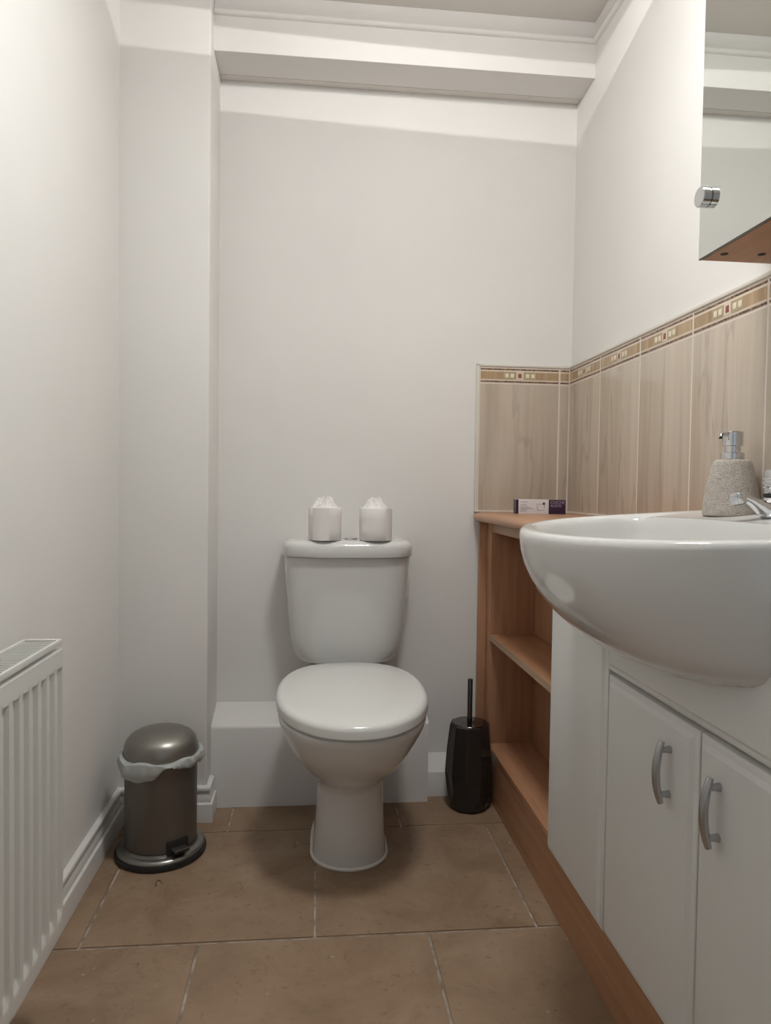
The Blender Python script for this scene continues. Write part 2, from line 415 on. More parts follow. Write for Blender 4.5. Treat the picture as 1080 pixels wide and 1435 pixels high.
lofto('pan', rings, M_CER, t, sharp=50)
# foot bead
path = egg(TX, 1.735, 0.0925, 1.643, 1.985, 0.003, 2.0, 3.2, n=48)
bm = bmesh.new()
rr = []
for q in path:
    d = (q - V(TX, 1.78, 0.003)); d.z = 0; d.normalize()
    rr.append([q + d * (0.0045 * math.cos(a)) + V(0, 0, 0.0045 * math.sin(a)) for a in [2 * PI * k / 8 for k in range(8)]])
vs, fs = loft(rr + [rr[0]], False, False)
bv = [bm.verts.new(v) for v in vs]
for f in fs: bm.faces.new([bv[i] for i in f])
bmesh.ops.remove_doubles(bm, verts=bm.verts, dist=1e-5)
bmk('sealant_bead', bm, M_SEAL, t, True)
def slab(name, mat, z0, z1, w_, yf, yb, e, pf=2.05, pb=2.6):
    prof = [(-0.004, z0), (0, z0 + 0.003)] + [(-e * (1 - math.cos(a)), z1 - e * 0.72 + e * 0.72 * math.sin(a)) for a in [PI / 2 * k / 6 for k in range(6)]]
    rings = [egg(TX, 1.700, w_ + o, yf - o, yb + o, z, pf, pb, n=72, zf=lidz) for o, z in prof]
    zc = prof[-1][1]
    for k, dz in ((0.75, 0.0015), (0.45, 0.003), (0.15, 0.0036)):
        rings.append(egg(TX, 1.700, (w_ - e) * k, 1.70 - (1.70 - yf - e) * k, 1.70 + (yb - 1.70 - e) * k, zc + dz, pf, pb, n=72, zf=lidz))
    return lofto(name, rings, mat, t, sharp=50)
slab('seat', M_SEAT, 0.370, 0.382, 0.1745, 1.468, 1.905, 0.004)
slab('seat_lid', M_SEAT, 0.3765, 0.409, 0.1815, 1.458, 1.938, 0.020)
for s in (-1, 1):
    lofto('hinge', [circ((TX + s * 0.075 + d, 1.932, 0.402), 0.009, 16, 'x') for d in (-0.018, 0.018)], M_SEAT, t)
boxo('pan_shelf', (TX - 0.105, TX + 0.105, 1.90, 2.09, 0.335, 0.398), M_CER, t, bev=0.012, seg=3)
cl = [  # z, half width, front
    (0.400, 0.100, 2.005), (0.404, 0.118, 1.997), (0.412, 0.134, 1.989), (0.425, 0.1450, 1.983), (0.445, 0.1530, 1.978), (0.48, 0.1600, 1.972),
    (0.54, 0.1665, 1.963), (0.62, 0.1730, 1.952), (0.69, 0.1775, 1.943), (0.7085, 0.1785, 1.9405)]
rings = []
for z, w_, yf in cl:
    rings.append(egg(TX, 2.045, w_, yf, 2.117, z, 3.6, 9, n=72))
lofto('cistern', rings, M_CER, t, sharp=50)
rings = []
for o, z in ((-0.012, 0.7095), (-0.002, 0.7105), (0, 0.714), (0, 0.735), (-0.0015, 0.742), (-0.005, 0.748), (-0.011, 0.7525), (-0.02, 0.7555), (-0.05, 0.7565)):
    rings.append(egg(TX, 2.045, 0.1845 + o, 1.926 - o, 2.1185 + min(0, o), z, 3.4, 9, n=72))
lofto('cistern_lid', rings, M_CER, t, sharp=50)
bt = latheo('flush_button', (0.102, 2.018, 0.7562), [(0.021, 0), (0.021, 0.003), (0.0195, 0.0045), (0.0175, 0.0045), (0.017, 0.0040), (0.0, 0.0042)], M_CHROME, t)

# ------------------------------------------------------------------ toilet rolls with a tissue flower
def roll(x, y, label, seed, rotz):
    z0 = 0.7569; rnd = random.Random(seed)
    r = thing('toilet_roll', label, 'toilet roll', (x, y, z0), 'toilet rolls on the cistern lid')
    R = 0.0455; Hh = 0.0895
    prof_o = [(R - 0.002, 0), (R, 0.002), (R + 0.0004, 0.03), (R, 0.06), (R, Hh - 0.002), (R - 0.002, Hh), (0.026, Hh), (0.021, Hh - 0.001), (0.021, 0.001)]
    rings = []
    for pr, pz in prof_o:
        rings.append([V(x + pr * math.cos(a) * (1 + 0.010 * math.sin(2 * a + seed)), y + pr * math.sin(a), z0 + pz + (0.0015 * math.sin(a + seed) if pz > 0.05 else 0)) for a in [2 * PI * k / 48 for k in range(48)]])
    lofto('paper', rings, M_PAPER, r, True, False, sharp=50)
    # overlapping end sheet
    a0 = rotz
    sh = []
    for k in range(15):
        a = a0 + k * 0.075; rr_ = R + 0.0002
        sh.append((a, rr_))
    vs = []; fs = []
    for a, q in sh:
        vs += [(x + q * math.cos(a), y + q * math.sin(a), z0 + 0.001), (x + q * math.cos(a), y + q * math.sin(a), z0 + Hh - 0.001),
               (x + (q + 0.0006) * math.cos(a), y + (q + 0.0006) * math.sin(a), z0 + Hh - 0.001), (x + (q + 0.0006) * math.cos(a), y + (q + 0.0006) * math.sin(a), z0 + 0.001)]
    for i in range(14):
        for j in range(4): fs.append((4 * i + j, 4 * i + (j + 1) % 4, 4 * i + 4 + (j + 1) % 4, 4 * i + 4 + j))
    mk('loose_sheet', vs, fs, M_PAPER, r, True, 40)
    lofto('card_core', [circ((x, y, z0 + q), rr_, 24) for rr_, q in ((0.021, 0.0008), (0.021, Hh - 0.0035), (0.0195, Hh - 0.0035), (0.0195, 0.0008))], M_CARD, r, False, False)
    # crumpled rosette of tissue rising out of the core
    bm = bmesh.new(); rg = []
    NR, NA = 12, 60
    for i in range(NR + 1):
        u = i / NR; row = []
        for j in range(NA):
            a = 2 * PI * j / NA
            rip = 0.55 * math.sin(5 * a + 2.2 * u + seed) + 0.35 * math.sin(9 * a - 3 * u + 2 * seed) + 0.35 * rnd.uniform(-1, 1)
            rad = 0.004 + 0.030 * u * (1 + 0.12 * math.sin(7 * a + seed)) + 0.0012 * rnd.uniform(-1, 1)
            hz = 0.026 * (1 - u ** 1.6) + 0.0055 * math.sin(3 * a + seed) * (1 - u) + 0.0115 * rip * math.sin(PI * min(1, u * 1.05)) ** 0.7 - 0.003
            hz = max(hz, -0.0005 if u > 0.8 else 0.004)
            row.append(bm.verts.new((x + rad * math.cos(a), y + rad * math.sin(a), z0 + Hh + hz)))
        rg.append(row)
    for i in range(NR):
        for j in range(NA):
            k = (j + 1) % NA; bm.faces.new((rg[i][j], rg[i][k], rg[i + 1][k], rg[i + 1][j]))
    bm.faces.new(rg[0])
    bmk('folded_tissue', bm, M_TISSUE, r, True, 40)
    return r
roll(0.029, 1.972, 'white toilet roll with tissue flower on cistern lid, nearer the pier', 3, 3.9)
roll(0.169, 1.972, 'white toilet roll with tissue flower on cistern lid, nearer the tiles', 11, 5.3)

# ------------------------------------------------------------------ toilet brush
bx_, by_ = 0.4445, 1.963
t = thing('toilet_brush', 'dark faceted toilet brush pot with metal rod handle beside the shelf unit', 'toilet brush', (bx_, by_, 0))
def ngon(r, z, ph, n=10): return [V(bx_ + r * math.cos(2 * PI * k / n + ph), by_ + r * math.sin(2 * PI * k / n + ph), z) for k in range(n)]
bm = bmesh.new()
h = PI / 10
lev = [(0.048, 0.0, 0), (0.0575, 0.012, h), (0.0630, 0.050, 0), (0.0695, 0.105, 0), (0.0655, 0.165, 0), (0.0570, 0.238, 0), (0.0535, 0.2420, 0), (0.0505, 0.2400, 0)]
pv = None; 
for i, (r, z, ph) in enumerate(lev):
    cur = [bm.verts.new(v) for v in ngon(r, z, ph)]
    if pv is None: bm.faces.new(list(reversed(cur)))
    else:
        same = abs(lev[i - 1][2] - ph) < 1e-6
        for k in range(10):
            k2 = (k + 1) % 10
            if same: bm.faces.new((pv[k], pv[k2], cur[k2], cur[k]))
            elif ph > lev[i - 1][2]:   # cur is shifted forward half a step
                bm.faces.new((pv[k], pv[k2], cur[k])); bm.faces.new((pv[k2], cur[k2], cur[k]))
            else:
                bm.faces.new((pv[k], cur[k2], cur[k])); bm.faces.new((pv[k], pv[k2], cur[k2]))
    pv = cur
bm.faces.new(pv)
bmesh.ops.bevel(bm, geom=list(bm.edges), offset=0.0011, segments=1, affect='EDGES')
bmk('pot', bm, M_SMOKE, t, False)
latheo('brush_cap', (bx_, by_, 0.2390), [(0.0492, 0.001), (0.0492, 0.003), (0.048, 0.0042), (0.012, 0.0048), (0.0085, 0.0055)], M_DKMETAL, t)
latheo('handle', (bx_ - 0.001, by_ - 0.001, 0.2430), [(0.0072, 0), (0.0072, 0.122), (0.0065, 0.1235), (0.004, 0.124)], M_DKMETAL, t, n=20)

# ------------------------------------------------------------------ pedal bin
cx, cy = -0.368, 1.772
t = thing('pedal_bin', 'small dark grey metal pedal bin with domed steel lid beside the skirting', 'bin', (cx, cy, 0))
latheo('rubber_base', (cx, cy, 0), [(0.104, 0), (0.108, 0.002), (0.109, 0.008), (0.108, 0.012), (0.10, 0.013)], M_BLACK, t, n=56)
latheo('base_flange', (cx, cy, 0), [(0.104, 0.0125), (0.1045, 0.017), (0.102, 0.0215), (0.097, 0.024), (0.0925, 0.0245), (0.0885, 0.027), (0.0875, 0.031)], M_BINB, t, n=56)
latheo('body', (cx, cy, 0), [(0.084, 0.026), (0.0855, 0.032), (0.0855, 0.244), (0.0865, 0.247), (0.0865, 0.250)], M_GUN, t, n=56)
lr = []
for r, z in [(0.0872, 0.2485), (0.0885, 0.251), (0.0885, 0.257), (0.0872, 0.268), (0.083, 0.2805), (0.074, 0.291), (0.060, 0.299), (0.042, 0.3045), (0.022, 0.307), (0.004, 0.308)]:
    lr.append([V(cx + r * math.cos(a), cy + r * math.sin(a), z + 0.0) for a in [2 * PI * k / 56 for k in range(56)]])
lofto('lid', lr, M_BINL, t)
latheo('body_seam', (cx, cy, 0), [(0.0862, 0.0275), (0.0868, 0.030), (0.0862, 0.0325)], M_BLACK, t, n=56, cap0=False, cap1=False)
pa = math.radians(-52)
Mp = Matrix.Translation((cx, cy, 0)) @ Matrix.Rotation(pa, 4, 'Z')
ph = boxo('pedal_housing', (0.074, 0.0885, -0.027, 0.027, 0.026, 0.060), M_BLACK, t, bev=0.003, M=Mp)
boxo('pedal', (0.080, 0.108, -0.019, 0.019, 0.036, 0.042), M_BLACK, t, bev=0.002, M=Mp)
boxo('pedal_tread', (0.0805, 0.1085, -0.018, 0.018, 0.0418, 0.0438), M_BINB, t, bev=0.0008, M=Mp)
boxo('lid_hinge', (-0.100, -0.083, -0.022, 0.022, 0.238, 0.262), M_BLACK, t, bev=0.003, M=Mp)
# liner folded over the rim
rnd = random.Random(5); N = 96
rings = [[] for _ in range(7)]
for k in range(N):
    a = 2 * PI * k / N; da = (a - math.radians(238)) ; da = math.atan2(math.sin(da), math.cos(da))
    drop = 0.021 + 0.017 * math.exp(-(da / 0.55) ** 2) + 0.005 * math.sin(3 * a + 1) + 0.0035 * math.sin(7 * a) + 0.002 * math.sin(13 * a + 2)
    pinch = math.exp(-((math.atan2(math.sin(a - math.radians(292)), math.cos(a - math.radians(292)))) / 0.22) ** 2)
    drop *= 1 - 0.55 * pinch
    bulge = 0.010 + 0.007 * math.exp(-(da / 0.6) ** 2) + 0.003 * math.sin(5 * a) + 0.002 * math.sin(11 * a + 1)
    rb = 0.0900
    c, s = math.cos(a), math.sin(a)
    wv = 0.0012 * math.sin(19 * a) + 0.0010 * math.sin(31 * a + 1)
    for i, (rr_, zz) in enumerate([(0.0868, 0.2480), (0.0905, 0.2505 + 0.004 * math.sin(6 * a)), (rb + bulge * 0.75 + wv, 0.249 + 0.003 * math.sin(6 * a)), (rb + bulge + 2 * wv, 0.246 - drop * 0.40), (rb + bulge * 0.8 - wv, 0.246 - drop * 0.75), (0.0885 + 0.35 * bulge, 0.246 - drop), (0.0872, 0.247 - drop * 0.93)]):
        rings[i].append(V(cx + rr_ * c, cy + rr_ * s, zz))
lo_ = lofto('bin_liner', rings, M_LINER, None, False, False, sharp=60)
tag(lo_, 'crinkled white plastic bin liner folded over the rim of the pedal bin', 'bin liner')

# curl of hair on the floor
pts = [V(-0.344 + 0.006 * math.cos(a) * (1 - a / 9), 1.624 + 0.011 * math.sin(a), 0.0010) for a in [0.3 + 0.35 * k for k in range(13)]]
tag(lofto('hair_curl', tube(pts, 0.0007, 6), M_HAIR), 'tiny dark curl of hair on the stone tile in front of the bin', 'hair')

# ------------------------------------------------------------------ radiator
t = thing('radiator', 'white ribbed panel radiator on the left wall near the skirting', 'radiator', (-0.44, 0.86, 0))
RX, RY0, RY1, RZ0, RZ1 = -0.410, 0.45, 1.213, 0.157, 0.633
step = 0.0339; first = 1.1945
ys = []
nch = int((first - RY0 - 0.02) / step)
def depth(y, z):
    k = round((first - y) / step)
    if k < 0 or k > nch: return 0
    d = abs(y - (first - k * step)) / step
    g_ = max(0, min(1, (0.34 - d) / 0.10))
    hz0 = max(0, min(1, (z - 0.182) / 0.016)); hz1 = max(0, min(1, (0.600 - z) / 0.003))
    return 0.0062 * g_ * min(hz0, hz1)
y = RY0
yv = [RY0, RY0 + 0.006]
k = nch
for k in range(nch, -1, -1):
    c = first - k * step
    yv += [c + step * q for q in (-0.46, -0.34, -0.29, -0.24, -0.19, 0.0, 0.19, 0.24, 0.29, 0.34)]
yv += [RY1 - 0.002]
zv = [RZ0 + 0.002, 0.176, 0.182, 0.186, 0.190, 0.194, 0.198, 0.204, 0.30, 0.45, 0.58, 0.595, 0.597, 0.5985, 0.600, 0.606, RZ1 - 0.004]
bm = bmesh.new()
grid = [[bm.verts.new((RX - depth(yy, zz), yy, zz)) for zz in zv] for yy in yv]
for i in range(len(yv) - 1):
    for j in range(len(zv) - 1): bm.faces.new((grid[i][j], grid[i + 1][j], grid[i + 1][j + 1], grid[i][j + 1]))
ext = bmesh.ops.extrude_edge_only(bm, edges=[e for e in bm.edges if len(e.link_faces) == 1])
for v in [g_ for g_ in ext['geom'] if isinstance(g_, bmesh.types.BMVert)]:
    v.co.x = RX - 0.014
bmk('front_panel', bm, M_RAD, t, True, 50)
boxo('rear_panel', (-0.470, -0.458, RY0, RY1 - 0.002, RZ0, RZ1 - 0.002), M_RAD, t, bev=0.003)
boxo('side_panel', (-0.470, RX - 0.004, RY1 - 0.003, RY1, RZ0 + 0.01, RZ1 - 0.010), M_RAD, t, bev=0.001)
boxo('convector', (-0.456, -0.428, RY0 + 0.02, RY1 - 0.02, RZ0 + 0.02, RZ1 - 0.03), M_DARK, t)
gt = bmesh.new()
box(gt, RX - 0.0075, RX - 0.002, RY0, RY1, 0.6365, 0.6455, bev=0.0012); box(gt, -0.4735, -0.4670, RY0, RY1, 0.6365, 0.6455, bev=0.0012)
box(gt, -0.4665, RX - 0.008, RY1 - 0.010, RY1, 0.6365, 0.6455, bev=0.0012); box(gt, -0.4665, RX - 0.008, RY0, RY0 + 0.010, 0.6365, 0.6455, bev=0.0012)
gr = bmk('top_grille', gt, M_RAD, t, True)
gt = bmesh.new(); yy = RY1 - 0.0175
while yy > RY0 + 0.015:
    box(gt, -0.4668, RX - 0.0078, yy - 0.0022, yy + 0.0022, 0.6375, 0.6435); yy -= 0.0098
bmk('grille_slats', gt, M_RAD, gr)
for yb_ in (1.10, 0.58):
    boxo('wall_bracket', (XL + 0.0005, -0.470, yb_ - 0.015, yb_ + 0.015, 0.20, 0.58), M_RAD, t)

# ------------------------------------------------------------------ fitted furniture along the right wall
FX = 0.517
plf = boxo('plinth', (FX, FX + 0.018, 0.575, 2.033, 0.0, 0.1315), M_WOODY)
tag(plf, 'long beech kickboard running along the floor under the fitted cabinets', 'plinth')
t = thing('shelf_unit', 'open beech shelf unit in the corner between tiled wall and white cabinet', 'shelf unit', (0.53, 1.8, 0))
boxo('end_panel', (0.4935, 0.640, 2.094, 2.1085, 0.1, 0.8065), M_WOODV, t, bev=0.001)
boxo('side_panel', (FX, 0.652, 2.040, 2.0935, 0.133, 0.8065), M_WOODV, t, bev=0.001)
boxo('side_panel', (FX, 0.652, 1.457, 1.475, 0.133, 0.8065), M_WOODV, t, bev=0.001)
boxo('back_panel', (0.652, 0.660, 1.457, 2.0935, 0.133, 0.8065), M_WOODV, t)
boxo('bottom_shelf', (FX, 0.6515, 1.4755, 2.0395, 0.132, 0.152), M_SHELFR, t, bev=0.0008)
sh = boxo('shelf', (FX + 0.001, 0.6515, 1.4755, 2.0395, 0.459, 0.4775), M_WOODY, t, bev=0.0008)
boxo('edge_strip', (FX, FX + 0.0012, 1.4755, 2.0395, 0.459, 0.4775), M_WOODE, sh)
boxo('top_rail', (FX + 0.002, FX + 0.020, 1.4755, 2.0395, 0.7775, 0.8065), M_WOODE, t, bev=0.0008)

def door(name, y0, y1, z0, z1, parent, x0=0.497, x1=0.5155, inset=0.016, dip=0.0060):
    bm = bmesh.new()
    def ring(i, x): return [V(x, y0 + i, z0 + i), V(x, y1 - i, z0 + i), V(x, y1 - i, z1 - i), V(x, y0 + i, z1 - i)]
    rs = [ring(0.0, x1), ring(0.0, x0 + dip + 0.003), ring(0.0008, x0 + dip + 0.001), ring(0.003, x0 + dip), ring(inset * 0.62, x0 + dip * 0.85), ring(inset, x0 + 0.0004), ring(inset + 0.003, x0)]
    vs, fs = loft(rs); bv = [bm.verts.new(v) for v in vs]
    for f in fs: bm.faces.new([bv[i] for i in f])
    return bmk(name, bm, M_CAB, parent, True, 25)
def bow_handle(y, zc, parent):
    hz = 0.0315
    pts = []; rad = []
    for k in range(17):
        u = -1 + 2 * k / 16
        pts.append(V(0.4845 - 0.0075 * (1 - u * u), y, zc + u * 0.0435)); rad.append(0.0056 - 0.0014 * abs(u) ** 3)
    hd = lofto('handle', tube(pts, rad, 14, 1.0, V(0, 1, 0)), M_SATIN, parent, sharp=40)
    for s in (-1, 1):
        rings = [circ((x, y, zc + s * hz), r, 16, 'x') for x, r in ((0.481, 0.0042), (0.490, 0.0044), (0.4968, 0.0056), (0.4972, 0.0056))]
        lofto('post', rings, M_SATIN, hd)
t = thing('narrow_cabinet', 'narrow white cabinet with plain handleless door next to the open shelves', 'cabinet', (0.60, 1.31, 0))
boxo('body', (0.5165, 0.70, 1.166, 1.4565, 0.132, 0.62), M_CABB, t)
door('door', 1.1635, 1.4535, 0.139, 0.803, t)
boxo('hinge_cap', (0.5155, 0.5175, 1.4535, 1.4565, 0.655, 0.675), M_SATIN, t)
t = thing('vanity_cabinet', 'white vanity cabinet with two bow-handled doors under the basin', 'cabinet', (0.60, 0.87, 0))
boxo('body', (0.5165, 0.70, 0.575, 1.162, 0.132, 0.60), M_CABB, t)
d1 = door('door', 0.8715, 1.1605, 0.142, 0.590, t); d2_ = door('door', 0.579, 0.8685, 0.142, 0.590, t)
bow_handle(0.936, 0.511, d1); bow_handle(0.814, 0.5095, d2_)
door('fascia', 0.579, 1.1605, 0.598, 0.803, t, inset=0.014, dip=0.0045)
# worktop: rounded nose profile, interrupted by the basin
bm = bmesh.new()
prof = [(XR - 0.0095, 0.8345), (0.500, 0.8345), (0.490, 0.8335), (0.4825, 0.830), (0.478, 0.8245), (0.4765, 0.818), (0.4785, 0.812), (0.4835, 0.8085), (0.490, 0.8072), (XR - 0.0095, 0.8072)]
for ya, yb_ in ((1.312, 2.1075),):
    vs, fs = loft([[V(x, y_, z) for x, z in prof] for y_ in (ya, yb_)])
    bv = [bm.verts.new(v) for v in vs]
    for f in fs: bm.faces.new([bv[i] for i in f])
wt = bmk('worktop', bm, M_WOODT, None, True, 40)
tag(wt, 'beech worktop with rounded front edge over the shelves and cabinets', 'worktop')

# ------------------------------------------------------------------ basin
BX, BYC = 0.550, 1.000
t = thing('basin', 'white semi-recessed ceramic wash basin bulging out over the vanity cabinet', 'basin', (BX, BYC, 0.62))
def brz(x, y, z): return z + 0.065 * (x - 0.313) * max(0, 1 - (0.842 - z) / 0.12 if z < 0.842 else 1)
def bring(af, ab, b, z, xc=BX, pf=2.1, pb=7.0, n=96):
    out = []
    for i in range(n):
        tt = 2 * PI * i / n; c, s = math.cos(tt), math.sin(tt)
        p = pf if c < 0 else pb
        x = xc + (af if c < 0 else ab) * sup(c, 2 / p); y_ = BYC + b * sup(s, 2 / p)
        out.append(V(x, y_, brz(x, y_, z)))
    return out
ZR = 0.841; A, B_, AB = 0.237, 0.310, 0.2165
rings = []
outer = [(0.1990, 0.10, 0.15), (0.1965, 0.18, 0.26), (0.1905, 0.29, 0.42), (0.184, 0.39, 0.51), (0.176, 0.48, 0.62), (0.167, 0.55, 0.77), (0.160, 0.595, 0.85),
         (0.152, 0.640, 0.895), (0.140, 0.700, 0.930), (0.128, 0.755, 0.950), (0.105, 0.846, 0.968), (0.080, 0.918, 0.982), (0.055, 0.967, 0.991), (0.035, 0.990, 0.997), (0.018, 0.999, 1.0), (0.010, 1.0, 1.0)]
for dz, sa, sb in outer:
    rings.append(bring(A * sa, AB * min(1, 0.55 + 0.45 * sb), B_ * sb, ZR - dz, pb=4 + 3 * sb))
for o, dz in ((0.0012, 0.0045), (0.005, 0.0012), (0.011, 0.0), (0.018, 0.0010)):
    rings.append(bring(A - o, AB - o * 0.3, B_ - o, ZR - dz))
inner = [(0.023, 0.004), (0.027, 0.011), (0.030, 0.025), (0.038, 0.050), (0.055, 0.080), (0.085, 0.108), (0.125, 0.122), (0.165, 0.128)]
for o, dz in inner:
    k = (A - o) / A
    rings.append(bring(A - o, max(0.03, 0.098 - (o - 0.023) * 0.5), B_ - o * 1.05, ZR - dz - (0.001 if o < .03 else 0), pb=3.2))
bowl = lofto('bowl', rings, M_CER, t, sharp=60)
latheo('waste', (0.53, BYC, ZR - 0.128 + 0.004), [(0.030, 0), (0.030, 0.003), (0.026, 0.0042), (0.020, 0.0030), (0.003, 0.0030)], M_CHROME, t)
from mathutils.bvhtree import BVHTree
bw = BVHTree.FromPolygons([v.co + LOC[t.name] for v in bowl.data.vertices], [tuple(p.vertices) for p in bowl.data.polygons])
for hy in (0.872, 0.792):      # two shallow fixing holes under the bowl
    p_, n_, _, _ = bw.ray_cast(V(0.478, hy, 0.50), V(0, 0, 1))
    Q = Matrix.Translation(p_) @ n_.to_track_quat('Z', 'Y').to_matrix().to_4x4()
    lofto('fixing_hole', [[Q @ q for q in circ((0, 0, z), r, 24)] for r, z in ((0.0075, -0.001), (0.0072, 0.0006), (0.0058, 0.0007), (0.0050, 0.0001))], M_CER, t)
lofto('overflow_ring', [circ((0.3548, BYC, 0.812), r, 20, 'x') for r in (0.010,)] + [[V(p.x + 0.003, p.y, p.z) for p in circ((0.3548, BYC, 0.812), 0.011, 20, 'x')]], M_CHROME, t)

# ------------------------------------------------------------------ tap
tx, ty, tz = 0.7165, 1.045, 0.8660
t = thing('basin_tap', 'chrome basin tap with long spout on the basin ledge beside the soap bottle', 'tap', (tx, ty, tz))
latheo('body', (tx, ty, tz - 0.001), [(0.026, 0), (0.0265, 0.002), (0.0255, 0.004), (0.0225, 0.006), (0.0205, 0.02), (0.0185, 0.028), (0.0165, 0.031)], M_CHROME, t, n=32)
def sect(x, zt, zb, hw, n=20):
    out = []
    for k in range(n):
        a = 2 * PI * k / n
        out.append(V(x, ty + hw * sup(math.cos(a), 0.75), (zt + zb) / 2 + (zt - zb) / 2 * sup(math.sin(a), 0.75)))
    return out
rings = [sect(x, zt, zb, hw) for x, zt, zb, hw in ((0.722, 0.885, 0.8585, 0.018), (0.706, 0.8875, 0.8585, 0.0175), (0.697, 0.8905, 0.862, 0.0165), (0.688, 0.8925, 0.8715, 0.0145), (0.676, 0.8955, 0.8820, 0.0125), (0.664, 0.8985, 0.8895, 0.011), (0.657, 0.9000, 0.8920, 0.0105), (0.652, 0.9000, 0.8930, 0.009))]
sp = lofto('spout', rings, M_CHROME, t, sharp=45)
axis = Matrix.Translation((0.6535, ty, 0.8945)) @ Matrix.Rotation(math.radians(-14), 4, 'Y')
bm = bmesh.new()
vs, fs = loft([[axis @ v for v in circ((0, 0, z), r, 28)] for r, z in ((0.0105, -0.0095), (0.0125, -0.009), (0.0128, -0.004), (0.0128, 0.004), (0.0118, 0.0072), (0.0085, 0.0088), (0.003, 0.0093))])
bv = [bm.verts.new(v) for v in vs]
for f in fs: bm.faces.new([bv[i] for i in f])
ae = bmk('aerator', bm, M_CHROME, t, True, 40)
bm = bmesh.new(); vs, fs = loft([[axis @ v for v in circ((0, 0, z), 0.0092, 24)] for z in (-0.0105, -0.009)])
bv = [bm.verts.new(v) for v in vs]
for f in fs: bm.faces.new([bv[i] for i in f])
bmk('aerator_mesh', bm, M_BLACK, ae)
latheo('neck_ring', (tx - 0.001, ty, tz + 0.0300), [(0.0175, 0), (0.0175, 0.0045), (0.013, 0.0045)], M_BLACK, t, n=28)
latheo('handle', (tx - 0.001, ty, tz + 0.0345), [(0.0155, 0), (0.0165, 0.001), (0.0165, 0.008), (0.0190, 0.009), (0.0195, 0.0115), (0.0170, 0.0125), (0.0170, 0.0145), (0.0192, 0.0150), (0.0195, 0.0185), (0.0170, 0.0192), (0.0170, 0.0212), (0.0192, 0.022), (0.0192, 0.0255), (0.0165, 0.0268), (0.0165, 0.0365), (0.015, 0.038), (0.002, 0.0385)], M_CHROME, t, n=32, sharp=30)

# ------------------------------------------------------------------ soap dispenser
sx, sy, sz = 0.7185, 1.168, 0.8615
t = thing('soap_dispenser', 'beige woven-textured soap dispenser with chrome pump on the basin ledge', 'soap dispenser', (sx, sy, sz))
bprof = [(0.0435, 0.0), (0.0458, 0.002), (0.0462, 0.008), (0.0450, 0.024), (0.0420, 0.044), (0.0385, 0.063), (0.0345, 0.080), (0.0318, 0.090), (0.0300, 0.0945), (0.0262, 0.0972), (0.018, 0.098)]
fine = []
for i in range(len(bprof) - 1):
    for q in range(4):
        u = q / 4; fine.append((bprof[i][0] * (1 - u) + bprof[i + 1][0] * u, bprof[i][1] * (1 - u) + bprof[i + 1][1] * u))
fine.append(bprof[-1])
latheo('bottle', (sx, sy, sz), fine, M_WEAVE, t, n=64, sharp=80)
latheo('collar', (sx, sy, sz + 0.098), [(0.0180, 0), (0.0188, 0.0008), (0.0188, 0.0108), (0.018, 0.0118), (0.0128, 0.0118)], M_CHROME, t, n=36)
latheo('pump_neck', (sx, sy, sz + 0.109), [(0.0128, 0), (0.0128, 0.012)], M_CHROME, t, n=32)
hd = latheo('pump_head', (sx, sy, sz + 0.1205), [(0.0158, 0), (0.0166, 0.0008), (0.0166, 0.0245), (0.0158, 0.0255), (0.002, 0.0258)], M_CHROME, t, n=36)
dn = V(-0.93, -0.36, 0)
pts = [V(sx, sy, sz + 0.1405) + dn * a + V(0, 0, b_) for a, b_ in ((0.010, 0.0), (0.018, 0.0012), (0.024, 0.0010), (0.029, -0.0015), (0.0315, -0.006))]
nz = lofto('nozzle', tube(pts, [0.0050, 0.0046, 0.0043, 0.0040, 0.0036], 14), M_CHROME, hd)
pts = [pts[-1] + V(0, 0, 0.001), pts[-1] + V(-0.0004, 0, -0.0022)]
lofto('nozzle_tip', [circ(p, 0.0030, 12) for p in pts], M_BLACK, hd)

# ------------------------------------------------------------------ carton on the worktop
Lb, Hb, Db = 0.143, 0.0415, 0.036
ang = math.atan2(1.9635 - 1.984, 0.711 - 0.570)
Mb = Matrix.Translation((0.570, 1.984, 0.8347)) @ Matrix.Rotation(ang, 4, 'Z')
t = thing('carton', 'small white and purple cardboard carton standing on the worktop by the tiles', 'carton', tuple(Mb @ V(Lb / 2, Db / 2, 0)))
boxo('carton_sleeve', (0, Lb, 0, Db, 0, Hb), M_BOXW, t, bev=0.0006, M=Mb)
boxo('purple_panel', (Lb * 0.66, Lb - 0.0008, -0.0003, 0.0002, 0.0006, Hb - 0.0006), M_BOXP, t, M=Mb)
boxo('purple_edge', (0.0005, Lb * 0.062, -0.0003, 0.0002, 0.0006, Hb - 0.0006), M_BOXP, t, M=Mb)
boxo('purple_end', (-0.0003, 0.0002, 0.0006, Db - 0.0006, 0.0006, Hb - 0.0006), M_BOXP, t, M=Mb)
boxo('purple_top', (Lb * 0.66, Lb - 0.0008, 0.0002, Db - 0.001, Hb - 0.0001, Hb + 0.0003), M_BOXP, t, M=Mb)
def text(name, s, size, x, z, mat):
    cu = bpy.data.curves.new(name, 'FONT'); cu.body = s; cu.size = size; cu.extrude = 0.00012
    ob = bpy.data.objects.new(name + '_tmp', cu); COL.objects.link(ob)
    bpy.context.view_layer.update()
    me = bpy.data.meshes.new_from_object(ob.evaluated_get(bpy.context.evaluated_depsgraph_get()))
    bpy.data.objects.remove(ob); bpy.data.curves.remove(cu)
    Mx = Matrix.Translation(-LOC[t.name]) @ Mb @ Matrix.Translation((x, -0.0004, z)) @ Matrix.Rotation(PI / 2, 4, 'X')
    me.transform(Mx); me.materials.clear(); return link(name, me, mat, t)
text('lettering', 'COCHE', 0.0118, Lb * 0.690, Hb * 0.715, M_INKL)
